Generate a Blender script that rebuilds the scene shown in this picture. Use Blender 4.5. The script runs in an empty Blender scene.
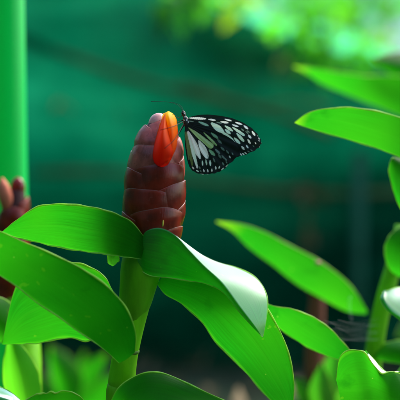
import bpy, math, random
import numpy as np
from mathutils import Vector

random.seed(7); RNG = np.random.default_rng(7)
scene = bpy.context.scene
COL = scene.collection
R = math.radians

# ------------------------------------------------------------------ camera
PITCH = R(6.0); FOC = 100.0; FD = 0.633; K = 36.0/FOC/400.0
CAM = np.array([0.0, -0.63, 0.52])
FW = np.array([0, math.cos(PITCH), -math.sin(PITCH)])
UP = np.array([0, math.sin(PITCH), math.cos(PITCH)])
RT = np.array([1.0, 0, 0])
def P(px, py, dz=0.0):
    """point seen at photo position (px,py), dz millimetres beyond the focus plane"""
    d = FD + dz/1000.0
    return CAM + FW*d + RT*((px-200)*K*d) + UP*((200-py)*K*d)
MM = 0.001
PX = FD*K          # one photo pixel in metres at the focus plane

cd = bpy.data.cameras.new("camera"); cam = bpy.data.objects.new("camera", cd); COL.objects.link(cam)
cam.location = CAM; cam.rotation_euler = (math.pi/2-PITCH, 0, 0)
cd.lens = FOC; cd.sensor_width = 36; cd.clip_start = 0.02; cd.clip_end = 500
cd.dof.use_dof = True; cd.dof.focus_distance = FD; cd.dof.aperture_fstop = 5.0; cd.dof.aperture_blades = 9
scene.camera = cam

# ------------------------------------------------------------------ light
SUN_EL, SUN_AZ = R(44), R(46)     # azimuth from +Y (away from the camera) towards +X
w = bpy.data.worlds.new("World"); scene.world = w; w.use_nodes = True
nt = w.node_tree; nt.nodes.clear()
sk = nt.nodes.new("ShaderNodeTexSky"); sk.sky_type = 'NISHITA'; sk.sun_disc = False
sk.sun_elevation = SUN_EL; sk.sun_rotation = SUN_AZ; sk.air_density = 1.2; sk.dust_density = 1.5
bg = nt.nodes.new("ShaderNodeBackground"); bg.inputs['Strength'].default_value = 0.11
wo = nt.nodes.new("ShaderNodeOutputWorld")
nt.links.new(sk.outputs[0], bg.inputs[0]); nt.links.new(bg.outputs[0], wo.inputs[0])
sd = bpy.data.lights.new("sun", 'SUN'); sun = bpy.data.objects.new("sun", sd); COL.objects.link(sun)
sd.energy = 1.5; sd.angle = R(35); sd.color = (1.0, 0.95, 0.86)
sv = Vector((math.cos(SUN_EL)*math.sin(SUN_AZ), math.cos(SUN_EL)*math.cos(SUN_AZ), math.sin(SUN_EL)))
sun.rotation_euler = sv.to_track_quat('Z', 'Y').to_euler(); sun.location = (0.6, 1.2, 3)

vs = scene.view_settings
vs.view_transform = 'Standard'; vs.look = 'None'; vs.gamma = 1; vs.exposure = 1.95; vs.use_curve_mapping = False
scene.render.engine = 'CYCLES'
scene.cycles.use_denoising = True
scene.cycles.max_bounces = 10; scene.cycles.transparent_max_bounces = 12
scene.cycles.sample_clamp_indirect = 8

# ------------------------------------------------------------------ objects
def empty(name, loc, label=None, cat=None, group=None):
    o = bpy.data.objects.new(name, None); COL.objects.link(o); o.location = loc
    o.empty_display_size = 0.02
    if label: tag(o, label, cat, group)
    return o
def tag(o, label=None, cat=None, group=None, kind=None):
    if label: o["label"] = label
    if cat: o["category"] = cat
    if group: o["group"] = group
    if kind: o["kind"] = kind
    return o
def root_loc(o):
    p = Vector((0, 0, 0))
    while o is not None: p = p + o.location; o = o.parent
    return np.array(p)
def mesh(name, V, F, mats, parent=None, fmat=None, uv=None, loc=None, smooth=True):
    """links vertices (world coordinates) as one mesh object below parent"""
    V = np.asarray(V, float)
    off = root_loc(parent) if parent is not None else (np.zeros(3) if loc is None else np.asarray(loc, float))
    me = bpy.data.meshes.new(name)
    me.from_pydata((V-off).tolist(), [], [tuple(int(i) for i in f) for f in F])
    for m in (mats if isinstance(mats, (list, tuple)) else [mats]): me.materials.append(m)
    if fmat is not None: me.polygons.foreach_set('material_index', np.asarray(fmat, np.int32))
    if uv is not None:
        ul = me.uv_layers.new(name='UVMap')
        li = np.zeros(len(me.loops), np.int32); me.loops.foreach_get('vertex_index', li)
        ul.data.foreach_set('uv', np.asarray(uv, float)[li].ravel())
    if smooth: me.polygons.foreach_set('use_smooth', np.ones(len(me.polygons), bool))
    me.update()
    o = bpy.data.objects.new(name, me); COL.objects.link(o)
    if parent is not None: o.parent = parent
    elif loc is not None: o.location = loc
    return o
def catmull(C, n):
    C = np.asarray(C, float); m = len(C)
    t = np.linspace(0, m-1, n); i = np.clip(t.astype(int), 0, m-2); f = t-i
    E = np.concatenate([[2*C[0]-C[1]], C, [2*C[-1]-C[-2]]])
    p0, p1, p2, p3 = E[i], E[i+1], E[i+2], E[i+3]
    f = f.reshape((-1,)+(1,)*(C.ndim-1))
    return 0.5*((2*p1)+(-p0+p2)*f+(2*p0-5*p1+4*p2-p3)*f**2+(-p0+3*p1-3*p2+p3)*f**3)
class MB:
    def __init__(s): s.V = []; s.F = []; s.M = []; s.U = []
    def add(s, V, F, m=0, U=None):
        b = sum(len(v) for v in s.V); V = np.asarray(V, float); s.V.append(V)
        s.F += [tuple(b+int(i) for i in f) for f in F]; s.M += [m]*len(F)
        s.U.append(np.zeros((len(V), 2)) if U is None else np.asarray(U, float))
    def tube(s, pts, rad, n=10, m=0, cap=True, steps=None):
        pts = np.asarray(pts, float); rad = np.broadcast_to(np.asarray(rad, float), (len(pts),)).copy()
        if steps: 
            q = catmull(np.column_stack([pts, rad]), steps); pts, rad = q[:, :3], np.maximum(q[:, 3], 1e-6)
        T = np.gradient(pts, axis=0); T /= np.linalg.norm(T, axis=1)[:, None]+1e-12
        ref = np.array([0, 1.0, 0]) if abs(T[0][1]) < 0.8 else np.array([1.0, 0, 0])
        V = []; U = []
        a = np.linspace(0, 2*math.pi, n, endpoint=False)
        for k in range(len(pts)):
            x = np.cross(T[k], ref); x /= np.linalg.norm(x); y = np.cross(T[k], x); ref = -np.cross(T[k], x)*0+ref
            V.append(pts[k]+rad[k]*(np.cos(a)[:, None]*x+np.sin(a)[:, None]*y))
            U.append(np.column_stack([a/(2*math.pi), np.full(n, k/max(1, len(pts)-1))]))
        F = []
        for k in range(len(pts)-1):
            for j in range(n):
                F.append((k*n+j, k*n+(j+1) % n, (k+1)*n+(j+1) % n, (k+1)*n+j))
        if cap:
            F.append(tuple(range(n-1, -1, -1))); F.append(tuple(range((len(pts)-1)*n, len(pts)*n)))
        s.add(np.concatenate(V), F, m, np.concatenate(U))
    def ball(s, c, r, m=0, nu=14, nv=9, sc=(1, 1, 1)):
        V = []; F = []
        for i in range(nv+1):
            th = math.pi*i/nv
            for j in range(nu):
                ph = 2*math.pi*j/nu
                V.append((c[0]+r*sc[0]*math.sin(th)*math.cos(ph), c[1]+r*sc[1]*math.sin(th)*math.sin(ph), c[2]+r*sc[2]*math.cos(th)))
        for i in range(nv):
            for j in range(nu):
                F.append((i*nu+j, (i+1)*nu+j, (i+1)*nu+(j+1) % nu, i*nu+(j+1) % nu))
        s.add(V, F, m)
    def build(s, name, mats, parent=None, loc=None, smooth=True):
        return mesh(name, np.concatenate(s.V), s.F, mats, parent, s.M, np.concatenate(s.U), loc, smooth)

# ------------------------------------------------------------------ materials
class N:
    def __init__(s, name):
        s.m = bpy.data.materials.new(name); s.m.use_nodes = True; s.t = s.m.node_tree; s.t.nodes.clear()
        s.out = s('OutputMaterial')
    def __call__(s, kind, **kw):
        n = s.t.nodes.new('ShaderNode'+kind)
        for k, v in kw.items():
            if k in n.inputs: s.set(n, k, v)
            else: setattr(n, k, v)
        return n
    def set(s, n, k, v):
        if hasattr(v, 'is_output'): s.t.links.new(v, n.inputs[k])
        else: n.inputs[k].default_value = v
    def ramp(s, fac, stops):
        r = s('ValToRGB'); s.t.links.new(fac, r.inputs[0]); e = r.color_ramp.elements
        while len(e) < len(stops): e.new(0.5)
        for q, (p, c) in zip(e, stops): q.position = p; q.color = tuple(c)+(1,) if len(c) == 3 else c
        return r.outputs[0]
    def mix(s, f, a, b, blend='MIX'):
        n = s('Mix', data_type='RGBA', blend_type=blend)
        for k, v in ((0, f), (6, a), (7, b)):
            if hasattr(v, 'is_output'): s.t.links.new(v, n.inputs[k])
            else: n.inputs[k].default_value = v if k == 0 else (tuple(v)+(1,))[:4]
        return n.outputs[2]
    def math(s, op, a, b=0.0):
        n = s('Math', operation=op)
        for k, v in ((0, a), (1, b)):
            if hasattr(v, 'is_output'): s.t.links.new(v, n.inputs[k])
            else: n.inputs[k].default_value = v
        return n.outputs[0]
    def mixsh(s, f, a, b):
        n = s('MixShader')
        for k, v in ((0, f), (1, a), (2, b)):
            if hasattr(v, 'is_output'): s.t.links.new(v, n.inputs[k])
            else: n.inputs[k].default_value = v
        return n.outputs[0]
    def done(s, sh): s.t.links.new(sh, s.out.inputs['Surface']); return s.m

def leaf_mat(name, refl, trans, tmix=0.70, rough=0.42, spec=0.12, scale=1.0, vein=0.45, tipcol=None, coat=0.0):
    n = N(name)
    tc = n('TexCoord'); mp = n('Mapping'); n.set(mp, 'Vector', tc.outputs['UV']); mp.inputs['Scale'].default_value = (46, 3.0, 1)
    streak = n('TexNoise', Scale=1.0, Detail=4.0, Roughness=0.6); n.set(streak, 'Vector', mp.outputs[0])
    blot = n('TexNoise', Scale=38.0*scale, Detail=5.0, Roughness=0.6); n.set(blot, 'Vector', tc.outputs['Object'])
    big = n('TexNoise', Scale=14.0*scale, Detail=2.0); n.set(big, 'Vector', tc.outputs['Object'])
    speck = n('TexVoronoi', Scale=110.0*scale); n.set(speck, 'Vector', tc.outputs['Object'])
    sp = n.math('LESS_THAN', speck.outputs['Distance'], 0.05)
    sep = n('SeparateXYZ'); n.set(sep, 0, tc.outputs['UV'])
    mid = n.math('ABSOLUTE', n.math('SUBTRACT', sep.outputs[0], 0.5))
    midm = n.ramp(mid, [(0.0, (1, 1, 1)), (0.012, (0.7, 0.7, 0.7)), (0.03, (0, 0, 0))])
    fl_ = n('TexNoise', Scale=230.0*scale, Detail=1.0); n.set(fl_, 'Vector', tc.outputs['Object'])
    fleck = n.ramp(n.math('MULTIPLY', fl_.outputs['Fac'], n.ramp(big.outputs['Fac'], [(0.45, (0.6, 0.6, 0.6)), (0.65, (1, 1, 1))])), [(0.66, (0, 0, 0)), (0.70, (0.6, 0.6, 0.6))])
    def shade(c, yel):
        a = n.mix(n.ramp(streak.outputs['Fac'], [(0.35, (0, 0, 0)), (0.68, (1, 1, 1))]), [x*0.72 for x in c], [x*1.18 for x in c])
        a = n.mix(n.ramp(big.outputs['Fac'], [(0.35, (0, 0, 0)), (0.7, (1, 1, 1))]), a, [c[0]*3.2+0.006, c[1]*1.28, c[2]*0.8])
        a = n.mix(n.ramp(blot.outputs['Fac'], [(0.60, (0, 0, 0)), (0.75, (0.8, 0.8, 0.8))]), a, [x*0.55 for x in c])
        a = n.mix(n.math('MULTIPLY', midm, 0.35*vein), a, yel)
        a = n.mix(n.math('MULTIPLY', sp, 0.85), a, [yel[0]*3+0.02, yel[1]*1.3, yel[2]*3])
        a = n.mix(n.ramp(mid, [(0.455, (0, 0, 0)), (0.5, (0.75, 0.75, 0.75))]), a, [yel[0]*2, yel[1]*1.35, yel[2]])  # margin band lightened: the glow of lit leaf edges put into the colour
        a = n.mix(fleck, a, [yel[0]*2.5, yel[1]*1.2, yel[2]])
        if tipcol: a = n.mix(n.ramp(sep.outputs[1], [(0.8, (0, 0, 0)), (1.0, (0.9, 0.9, 0.9))]), a, tipcol)
        return a
    cr = shade(refl, (refl[0]*4+0.02, refl[1]*1.6, refl[2]*2)); ct = shade(trans, (trans[0]*3+0.02, trans[1]*1.25, trans[2]*1.5))
    wv = n('TexWave', wave_type='BANDS', bands_direction='X', Scale=9.0, Distortion=1.5, Detail=2.0)
    wv.inputs['Detail Scale'].default_value = 0.6
    n.set(wv, 'Vector', tc.outputs['UV'])
    hn = n.math('ADD', n.math('MULTIPLY', wv.outputs['Fac'], 0.10), n.math('MULTIPLY', streak.outputs['Fac'], 0.8))
    fine = n('TexNoise', Scale=420.0*scale, Detail=2.0); n.set(fine, 'Vector', tc.outputs['Object'])
    hn = n.math('ADD', hn, n.math('MULTIPLY', fine.outputs['Fac'], 0.25))
    bp = n('Bump', Strength=0.16, Distance=0.0005); n.set(bp, 'Height', hn)
    pr = n('BsdfPrincipled'); n.set(pr, 'Base Color', cr); n.set(pr, 'Normal', bp.outputs[0])
    n.set(pr, 'Roughness', n.math('ADD', rough-0.06, n.math('MULTIPLY', blot.outputs['Fac'], 0.14)))
    pr.inputs['Specular IOR Level'].default_value = spec; 
    tr = n('BsdfTranslucent'); n.set(tr, 'Color', ct); n.set(tr, 'Normal', bp.outputs[0])
    body = n.mixsh(tmix, pr.outputs[0], tr.outputs[0])
    if coat:
        fr = n('Fresnel', IOR=1.62); n.set(fr, 'Normal', bp.outputs[0])
        gl = n('BsdfAnisotropic', Roughness=0.34); n.set(gl, 'Normal', bp.outputs[0]); gl.inputs['Color'].default_value = (0.84, 1, 0.92, 1)
        body = n.mixsh(n.math('MULTIPLY', fr.outputs[0], coat), body, gl.outputs[0])
    return n.done(body)
def simple(name, c, rough=0.5, spec=0.4, noise=0.25, scale=60.0, trans=None, tmix=0.4, bump=0.2, dist=0.0005, stretch=(1, 1, 1), sss=0.0):
    n = N(name); tc = n('TexCoord'); mp = n('Mapping'); n.set(mp, 'Vector', tc.outputs['Object']); mp.inputs['Scale'].default_value = stretch
    t = n('TexNoise', Scale=scale, Detail=6.0, Roughness=0.6); n.set(t, 'Vector', mp.outputs[0])
    f = n.ramp(t.outputs['Fac'], [(0.3, (0, 0, 0)), (0.7, (1, 1, 1))])
    col = n.mix(f, [x*(1-noise) for x in c], [min(1, x*(1+noise)) for x in c])
    bp = n('Bump', Strength=bump, Distance=dist); n.set(bp, 'Height', t.outputs['Fac'])
    pr = n('BsdfPrincipled'); n.set(pr, 'Base Color', col); n.set(pr, 'Normal', bp.outputs[0]); pr.inputs['Roughness'].default_value = rough
    pr.inputs['Specular IOR Level'].default_value = spec
    if sss:
        pr.inputs['Subsurface Weight'].default_value = sss; pr.inputs['Subsurface Radius'].default_value = (0.006, 0.0016, 0.001)
        pr.inputs['Subsurface Scale'].default_value = 1.0
    if trans is None: return n.done(pr.outputs[0])
    tr = n('BsdfTranslucent'); n.set(tr, 'Color', n.mix(f, [x*(1-noise) for x in trans], [min(1, x*(1+noise)) for x in trans]))
    return n.done(n.mixsh(tmix, pr.outputs[0], tr.outputs[0]))

G_MAIN = leaf_mat('ginger_leaf', (0.005, 0.14, 0.004), (0.009, 0.30, 0.006))
G_DEEP = leaf_mat('ginger_leaf_deep', (0.004, 0.13, 0.004), (0.006, 0.29, 0.006))
G_GLOSS = leaf_mat('ginger_leaf_waxy', (0.006, 0.26, 0.006), (0.010, 0.60, 0.008), tmix=0.62, rough=0.4, spec=0.15, coat=0.85)
G_BACK = leaf_mat('neighbour_leaf', (0.005, 0.14, 0.004), (0.010, 0.30, 0.006), scale=0.7, tipcol=(0.24, 0.50, 0.01))
G_FAR = leaf_mat('far_leaf', (0.018, 0.13, 0.012), (0.05, 0.50, 0.02), scale=0.3, rough=0.4)
G_YEL = leaf_mat('young_leaf', (0.10, 0.42, 0.008), (0.30, 0.90, 0.012), scale=0.3, rough=0.4)
G_LIME = leaf_mat('lime_leaf', (0.02, 0.26, 0.008), (0.06, 0.62, 0.02), scale=0.5)
RIM = simple('leaf_margin_sunlit', (0.42, 0.78, 0.10), 0.35, 0.6, 0.2, 200, (0.60, 0.95, 0.14), 0.5, 0.0)  # leaf margin, its colour brightened to imitate the sunlit edge line
STEM = simple('ginger_stem', (0.17, 0.50, 0.006), 0.42, 0.25, 0.4, 60, (0.20, 0.60, 0.01), 0.35, 0.3, 0.0006, (1, 1, 0.25))
POLE = simple('green_plastic', (0.006, 0.72, 0.13), 0.33, 0.5, 0.08, 12, (0.01, 0.80, 0.16), 0.35, 0.05, 0.001, (1, 1, 0.2))
STALK = simple('brown_stalk', (0.17, 0.045, 0.018), 0.6, 0.3, 0.35, 40, None, 0.4, 0.4, 0.002, (1, 1, 0.3))
BAMBOO = simple('weathered_bamboo', (0.075, 0.10, 0.035), 0.7, 0.1, 0.4, 25, None, 0.4, 0.4, 0.002)
STRUTM = simple('greyed_post', (0.02, 0.12, 0.07), 0.7, 0.2, 0.3, 25)
def bract_mat(name, c, trans, tmix, rough, spec):
    n = N(name); tc = n('TexCoord'); mp = n('Mapping'); n.set(mp, 'Vector', tc.outputs['UV']); mp.inputs['Scale'].default_value = (60, 2.5, 1)
    fib = n('TexNoise', Scale=1.0, Detail=5.0, Roughness=0.65); n.set(fib, 'Vector', mp.outputs[0])
    big = n('TexNoise', Scale=120.0, Detail=4.0); n.set(big, 'Vector', tc.outputs['Object'])
    scuff = n('TexNoise', Scale=520.0, Detail=4.0, Roughness=0.7); n.set(scuff, 'Vector', tc.outputs['Object'])
    sep = n('SeparateXYZ'); n.set(sep, 0, tc.outputs['UV'])
    a = n.mix(n.ramp(big.outputs['Fac'], [(0.35, (0, 0, 0)), (0.68, (1, 1, 1))]), [x*0.38 for x in c], [min(1, x*1.35) for x in c])
    a = n.mix(n.ramp(fib.outputs['Fac'], [(0.4, (0, 0, 0)), (0.7, (0.35, 0.35, 0.35))]), a, [c[0]*1.5, c[1]*1.7, c[2]*1.7])
    a = n.mix(n.ramp(scuff.outputs['Fac'], [(0.60, (0, 0, 0)), (0.72, (0.30, 0.30, 0.30))]), a, (c[0]*1.2+0.10, c[1]+0.07, c[2]+0.05))
    a = n.mix(n.ramp(scuff.outputs['Fac'], [(0.30, (0.7, 0.7, 0.7)), (0.37, (0, 0, 0))]), a, (0.02, 0.006, 0.005))
    edge = n.math('ADD', sep.outputs[1], n.math('MULTIPLY', n.math('SUBTRACT', fib.outputs['Fac'], 0.5), 0.12))
    a = n.mix(n.ramp(edge, [(0.90, (0, 0, 0)), (1.0, (0.5, 0.5, 0.5))]), a, (c[0]*1.4+0.04, c[1]*1.5+0.02, c[2]*1.5+0.012))
    bp = n('Bump', Strength=0.35, Distance=0.0004); n.set(bp, 'Height', n.math('ADD', fib.outputs['Fac'], n.math('MULTIPLY', scuff.outputs['Fac'], 0.5)))
    pr = n('BsdfPrincipled'); n.set(pr, 'Base Color', a); n.set(pr, 'Normal', bp.outputs[0]); n.set(pr, 'Roughness', n.math('ADD', rough-0.12, n.math('MULTIPLY', scuff.outputs['Fac'], 0.3)))
    pr.inputs['Specular IOR Level'].default_value = spec; pr.inputs['Subsurface Weight'].default_value = 0.3
    pr.inputs['Subsurface Radius'].default_value = (0.006, 0.0016, 0.001); pr.inputs['Subsurface Scale'].default_value = 1.0
    tr = n('BsdfTranslucent'); tr.inputs[0].default_value = tuple(trans)+(1,)
    return n.done(n.mixsh(tmix, pr.outputs[0], tr.outputs[0]))
BRACT = bract_mat('bract_maroon', (0.20, 0.011, 0.005), (0.90, 0.09, 0.012), 0.22, 0.17, 0.42)
BRACT_Y = bract_mat('bract_young', (0.46, 0.088, 0.07), (0.85, 0.18, 0.10), 0.25, 0.20, 0.5)
TIPM = simple('bract_tip', (0.62, 0.30, 0.27), 0.35, 0.5, 0.25, 200, None, 0.4, 0.3, 0.0005, sss=0.3)
BEDGE = simple('bract_edge', (0.30, 0.11, 0.075), 0.4, 0.5, 0.3, 300, None, 0.4, 0.1)
CALLUS = simple('bract_callus', (0.55, 0.42, 0.05), 0.5, 0.3, 0.2, 400)
CORE = simple('spike_core', (0.06, 0.012, 0.01), 0.6, 0.3)

def petal_mat(name, stops, trans_gain=1.0):
    n = N(name); tc = n('TexCoord'); sep = n('SeparateXYZ'); n.set(sep, 0, tc.outputs['UV'])
    mp = n('Mapping'); n.set(mp, 'Vector', tc.outputs['UV']); mp.inputs['Scale'].default_value = (16, 1.3, 1)
    t = n('TexNoise', Scale=1.6, Detail=4.0); n.set(t, 'Vector', mp.outputs[0])
    fac = n.math('ADD', sep.outputs[1], n.math('MULTIPLY', n.math('SUBTRACT', t.outputs['Fac'], 0.5), 0.35))
    c = n.ramp(fac, stops)
    bp = n('Bump', Strength=0.3, Distance=0.0004); n.set(bp, 'Height', t.outputs['Fac'])
    pr = n('BsdfPrincipled', Roughness=0.45); pr.inputs['Specular IOR Level'].default_value = 0.15; n.set(pr, 'Base Color', c); n.set(pr, 'Normal', bp.outputs[0])
    tr = n('BsdfTranslucent'); n.set(tr, 'Color', c)
    return n.done(n.mixsh(0.62, pr.outputs[0], tr.outputs[0]))
PET_RED = petal_mat('petal_red', [(0.0, (0.72, 0.010, 0.006)), (0.4, (0.90, 0.055, 0.006)), (0.75, (0.93, 0.14, 0.006)), (1.0, (0.95, 0.36, 0.008))])
PET_YEL = petal_mat('petal_orange', [(0.0, (0.85, 0.06, 0.006)), (0.42, (0.93, 0.20, 0.006)), (0.62, (0.95, 0.52, 0.008)), (0.78, (0.95, 0.74, 0.01))])

# ------------------------------------------------------------------ leaves
def leaf(name, stations, mat, parent, crease=0.12, nu=22, nv=64, rim=0.42, wav=0.38, rimmat=None, seed=None, label=None):
    """stations from base to tip: (edge A, midrib, edge B), each (px, py, dz mm)"""
    rs = np.random.default_rng(abs(hash(name+str(stations[0]))) % 9999 if seed is None else seed)
    S = np.array([[P(*p) for p in st] for st in stations])       # m,3,3
    C = catmull(S, nv)                                            # nv,3,3
    u = np.linspace(-1, 1, nu*2+1)
    qa, qm, qb = u*(u-1)/2, 1-u*u, u*(u+1)/2
    la, lm, lb = np.clip(-u, 0, 1), 1-abs(u), np.clip(u, 0, 1)
    wa, wm, wb = [(1-crease)*q+crease*l for q, l in ((qa, la), (qm, lm), (qb, lb))]
    G = C[:, None, 0]*wa[None, :, None]+C[:, None, 1]*wm[None, :, None]+C[:, None, 2]*wb[None, :, None]
    # gentle ripples out of the surface, growing towards the margin
    v = np.linspace(0, 1, nv)
    dv = np.gradient(G, axis=0); du = np.gradient(G, axis=1); nn = np.cross(du, dv)
    nn /= np.linalg.norm(nn, axis=2)[:, :, None]+1e-12
    W = np.zeros((nv, len(u)))
    for k in range(5):
        f = rs.uniform(3, 13); ph = rs.uniform(0, 6.3); a = rs.normal()*0.5/(1+0.1*f)
        side = rs.choice([-1, 1]); W += a*np.sin(f*v+ph)[:, None]*np.clip(side*u, 0, 1)[None, :]**2
    W += 0.012*np.sin(u[None, :]*9+1.5*np.sin(v[:, None]*4+rs.uniform(0, 6)))       # shallow pleats beside the veins
    env = np.sin(np.pi*np.clip(v, 0.0, 1))[:, None]**0.6
    G = G+nn*(W*env*wav*MM*2.2)[:, :, None]
    # small irregularities of the outline
    ej = np.zeros((nv, 2))
    for k in range(6):
        f = rs.uniform(8, 60); ej += (rs.normal(size=2)*0.25/(1+0.03*f))[None, :]*np.sin(f*v[:, None]+rs.uniform(0, 6.3, 2)[None, :])
    ej *= env*MM*wav*2.4
    G[:, 0] += -(du[:, 0]/(np.linalg.norm(du[:, 0], axis=1)[:, None]+1e-9))*ej[:, :1]
    G[:, -1] += (du[:, -1]/(np.linalg.norm(du[:, -1], axis=1)[:, None]+1e-9))*ej[:, 1:]
    m = MB(); w_ = len(u)
    F = [(i*w_+j, i*w_+j+1, (i+1)*w_+j+1, (i+1)*w_+j) for i in range(nv-1) for j in range(w_-1)]
    U = np.stack(np.broadcast_arrays((u[None, :]+1)/2, v[:, None]), -1).reshape(-1, 2)
    m.add(G.reshape(-1, 3), F, 0, U)
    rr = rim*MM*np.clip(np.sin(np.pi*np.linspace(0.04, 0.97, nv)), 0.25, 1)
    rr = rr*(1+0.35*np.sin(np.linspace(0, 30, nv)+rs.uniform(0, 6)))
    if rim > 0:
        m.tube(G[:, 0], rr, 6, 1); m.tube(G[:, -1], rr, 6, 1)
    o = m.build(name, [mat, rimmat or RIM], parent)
    if label: o["label"] = label
    return o
def flat(st, a, b): return [((s[0][0], s[0][1], s[1][2]+a*math.sin(math.pi*(i+.3)/len(st))), s[1], (s[2][0], s[2][1], s[1][2]+b*math.sin(math.pi*(i+.3)/len(st)))) for i, s in enumerate(st)]
def add_dz(st, d): return [tuple((p[0], p[1], (p[2] if len(p) > 2 else 0)+d) for p in s) for s in st]
def blade(base, tip, width, mat, parent, dz=(0, 0), bow=0.0, sag=0.0, roll=5.0, name='leaf', rim=0.3, seed=0, crease=0.4, wav=0.4):
    """a lanceolate leaf between two picture points; bow bends it sideways, roll tilts it"""
    b, t = np.array(base, float), np.array(tip, float); ax = t-b; L = np.linalg.norm(ax); nrm = np.array([-ax[1], ax[0]])/L
    prof = [(0, 0.06), (0.10, 0.42), (0.25, 0.82), (0.42, 1.0), (0.6, 0.93), (0.78, 0.62), (0.92, 0.25), (1.0, 0.01)]
    st = []
    for s, wd in prof:
        c = b+ax*s+nrm*bow*math.sin(math.pi*s)+np.array([0, sag*s*s]); z = dz[0]+(dz[1]-dz[0])*s; h = width/2*wd
        a, q = c+nrm*h, c-nrm*h
        st.append(((a[0], a[1], z+roll*wd), (c[0], c[1], z-4*wd), (q[0], q[1], z+roll*.3*wd)))
    return leaf(name, st, mat, parent, crease, 12, 40, rim, wav, seed=seed)

# ================================================================== MAIN GINGER PLANT
base0 = P(119, 420, 8); ginger_loc = np.array([base0[0]-0.004, base0[1]+0.0, 0.0])
ginger = empty('ginger_plant', ginger_loc, 'spiral ginger plant with maroon cone spike and orange flower the butterfly sits on', 'ginger plant', 'ginger plants')
g0 = ginger_loc
m = MB()
pts = [P(152, 236, 4), P(147, 255, 4), P(141, 272, 4), P(138, 290, 4), P(134, 312, 4), P(129, 338, 5), P(124, 362, 6), P(121, 390, 8), P(119, 420, 8)]
rad = [19, 20.5, 19, 16.5, 14, 12.5, 13, 14, 13.5]
pts.append((np.array(pts[-1])+g0)/2); rad.append(13.5); pts.append(g0-np.array([0, 0, 0.01])); rad.append(15)
m.tube(pts, np.array(rad)*PX, 28, steps=90)
m.build('stem', STEM, ginger)
SCAR = simple('node_scar', (0.06, 0.16, 0.01), 0.7, 0.2, 0.5, 300)
for cx, cy, r, dz_ in ((126.5, 350, 12.95, 5.4), (120.6, 394, 13.9, 8)):
    m = MB(); c = P(cx, cy, dz_); ax = np.array([0.12, 0, 1.0])
    m.tube([c-ax*1.1*MM, c-ax*0.4*MM, c+ax*0.4*MM, c+ax*1.1*MM], np.array([r-.6, r+.3, r+.2, r-.6])*PX, 28); m.build('node_ring', SCAR, ginger)
# sheath wrapped round the stem below the spike (one open edge)
sh = MB(); A = np.linspace(-2.6, 2.7, 40); rows = []
for k, (cx, cy, r, top) in enumerate([(150, 243, 22, 0), (144, 262, 22.2, 0), (139, 285, 19, 0), (135, 306, 16, 0), (132, 322, 13.6, 0)]):
    c = P(cx, cy, 4)
    rows.append([c+(RT*math.sin(a)*r+(-FW)*math.cos(a)*r*0.98)*PX*(1+0.02*math.sin(3*a))+UP*PX*(2.2*math.cos(a*1.3) if k == 0 else (7*math.sin(a*0.6+0.3) if k == 4 else 0)) for a in A])
rows = catmull(np.array(rows), 26).reshape(-1, 3)
sh.add(rows, [(i*40+j, i*40+j+1, (i+1)*40+j+1, (i+1)*40+j) for i in range(25) for j in range(39)], 0)
SHEATH = simple('leaf_sheath', (0.13, 0.42, 0.006), 0.42, 0.3, 0.5, 45, (0.40, 0.55, 0.01), 0.4, 0.3, 0.0006, (1, 1, 0.3))
sh.build('sheath', SHEATH, ginger)

L1 = [((145, 238, -4), (144, 248, -12), (141, 259, -10)), ((131, 221.5, -4), (128, 240, -14), (125, 257, -8)), ((111, 212, 4), (108, 234, -10), (106, 254, 0)),
      ((88, 206.5, 6), (86, 230, -7), (80, 251, 2)), ((62, 204, 8), (60, 226, -4), (52, 246, 4)), ((38, 206.5, 10), (36, 226, 0), (28, 240, 6)),
      ((18, 219, 12), (16, 228, 4), (12, 236, 8)), ((3, 231, 10), (2, 232, 8), (2, 233.5, 10))]
leaf('leaf', flat(L1, -3, 5), G_MAIN, ginger, seed=1)
L2 = [((135, 352, -12), (127, 359, -17), (119, 363, -9)), ((135.5, 334, -15), (123, 346, -24), (107, 352, -12)), ((128, 311, -16), (110, 325, -27), (91, 340, -14)),
      ((113, 292, -18), (92, 309, -30), (69, 325, -16)), ((91, 274, -20), (70, 293, -31), (46, 309, -18)), ((62, 258.5, -22), (45, 277, -32), (22, 291, -20)),
      ((28, 244, -24), (14, 260, -32), (-5, 272, -22)), ((-6, 230, -25), (-20, 243, -30), (-34, 251, -23)), ((-46, 227, -24), (-48, 229, -24), (-50, 231, -24))]
leaf('leaf', flat(L2, -2, 4), G_DEEP, ginger, seed=2)
L3 = [((113, 291, 12), (117, 305, 8), (119, 319, 10)), ((105, 277, 16), (103, 305, 10), (106, 332, 12)), ((90, 267, 20), (85, 305, 12), (90, 341, 14)),
      ((68, 262, 22), (62, 303, 14), (64, 338, 17)), ((40, 266, 24), (40, 308, 16), (42, 343, 17)), ((16, 286, 24), (19, 320, 18), (22, 344, 19)), ((2, 343, 22), (2, 344, 21), (3, 344.5, 22))]
leaf('leaf', flat(L3, -1, 3), G_MAIN, ginger, seed=3)
L4 = [((145, 238, 4), (140, 243, -10), (136.5, 252, -6)), ((155, 236, 20), (146, 231.5, -14), (137.5, 266, -7)), ((174, 243, 30), (160, 228, -17), (149, 275, -8)),
      ((194, 252, 32), (175, 235, -19), (170, 278, -8)), ((214, 261.5, 32), (188, 249, -20), (190, 281, -8)), ((237, 268, 30), (203, 265, -19), (207, 284, -9)),
      ((256, 278, 22), (222, 283, -16), (223, 292, -10)), ((267, 296, 12), (240, 307, -12), (238, 310, -9)), ((266.5, 318, 2), (254, 325, -8), (252.5, 327, -7)), ((263, 337, -3), (262.5, 337, -3.5), (262, 337, -4))]
leaf('leaf', L4, G_GLOSS, ginger, crease=0.8, nu=26, nv=84, seed=4, wav=0.2, label='leaf with a silvery white sheen where its far half catches the sky')
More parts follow.
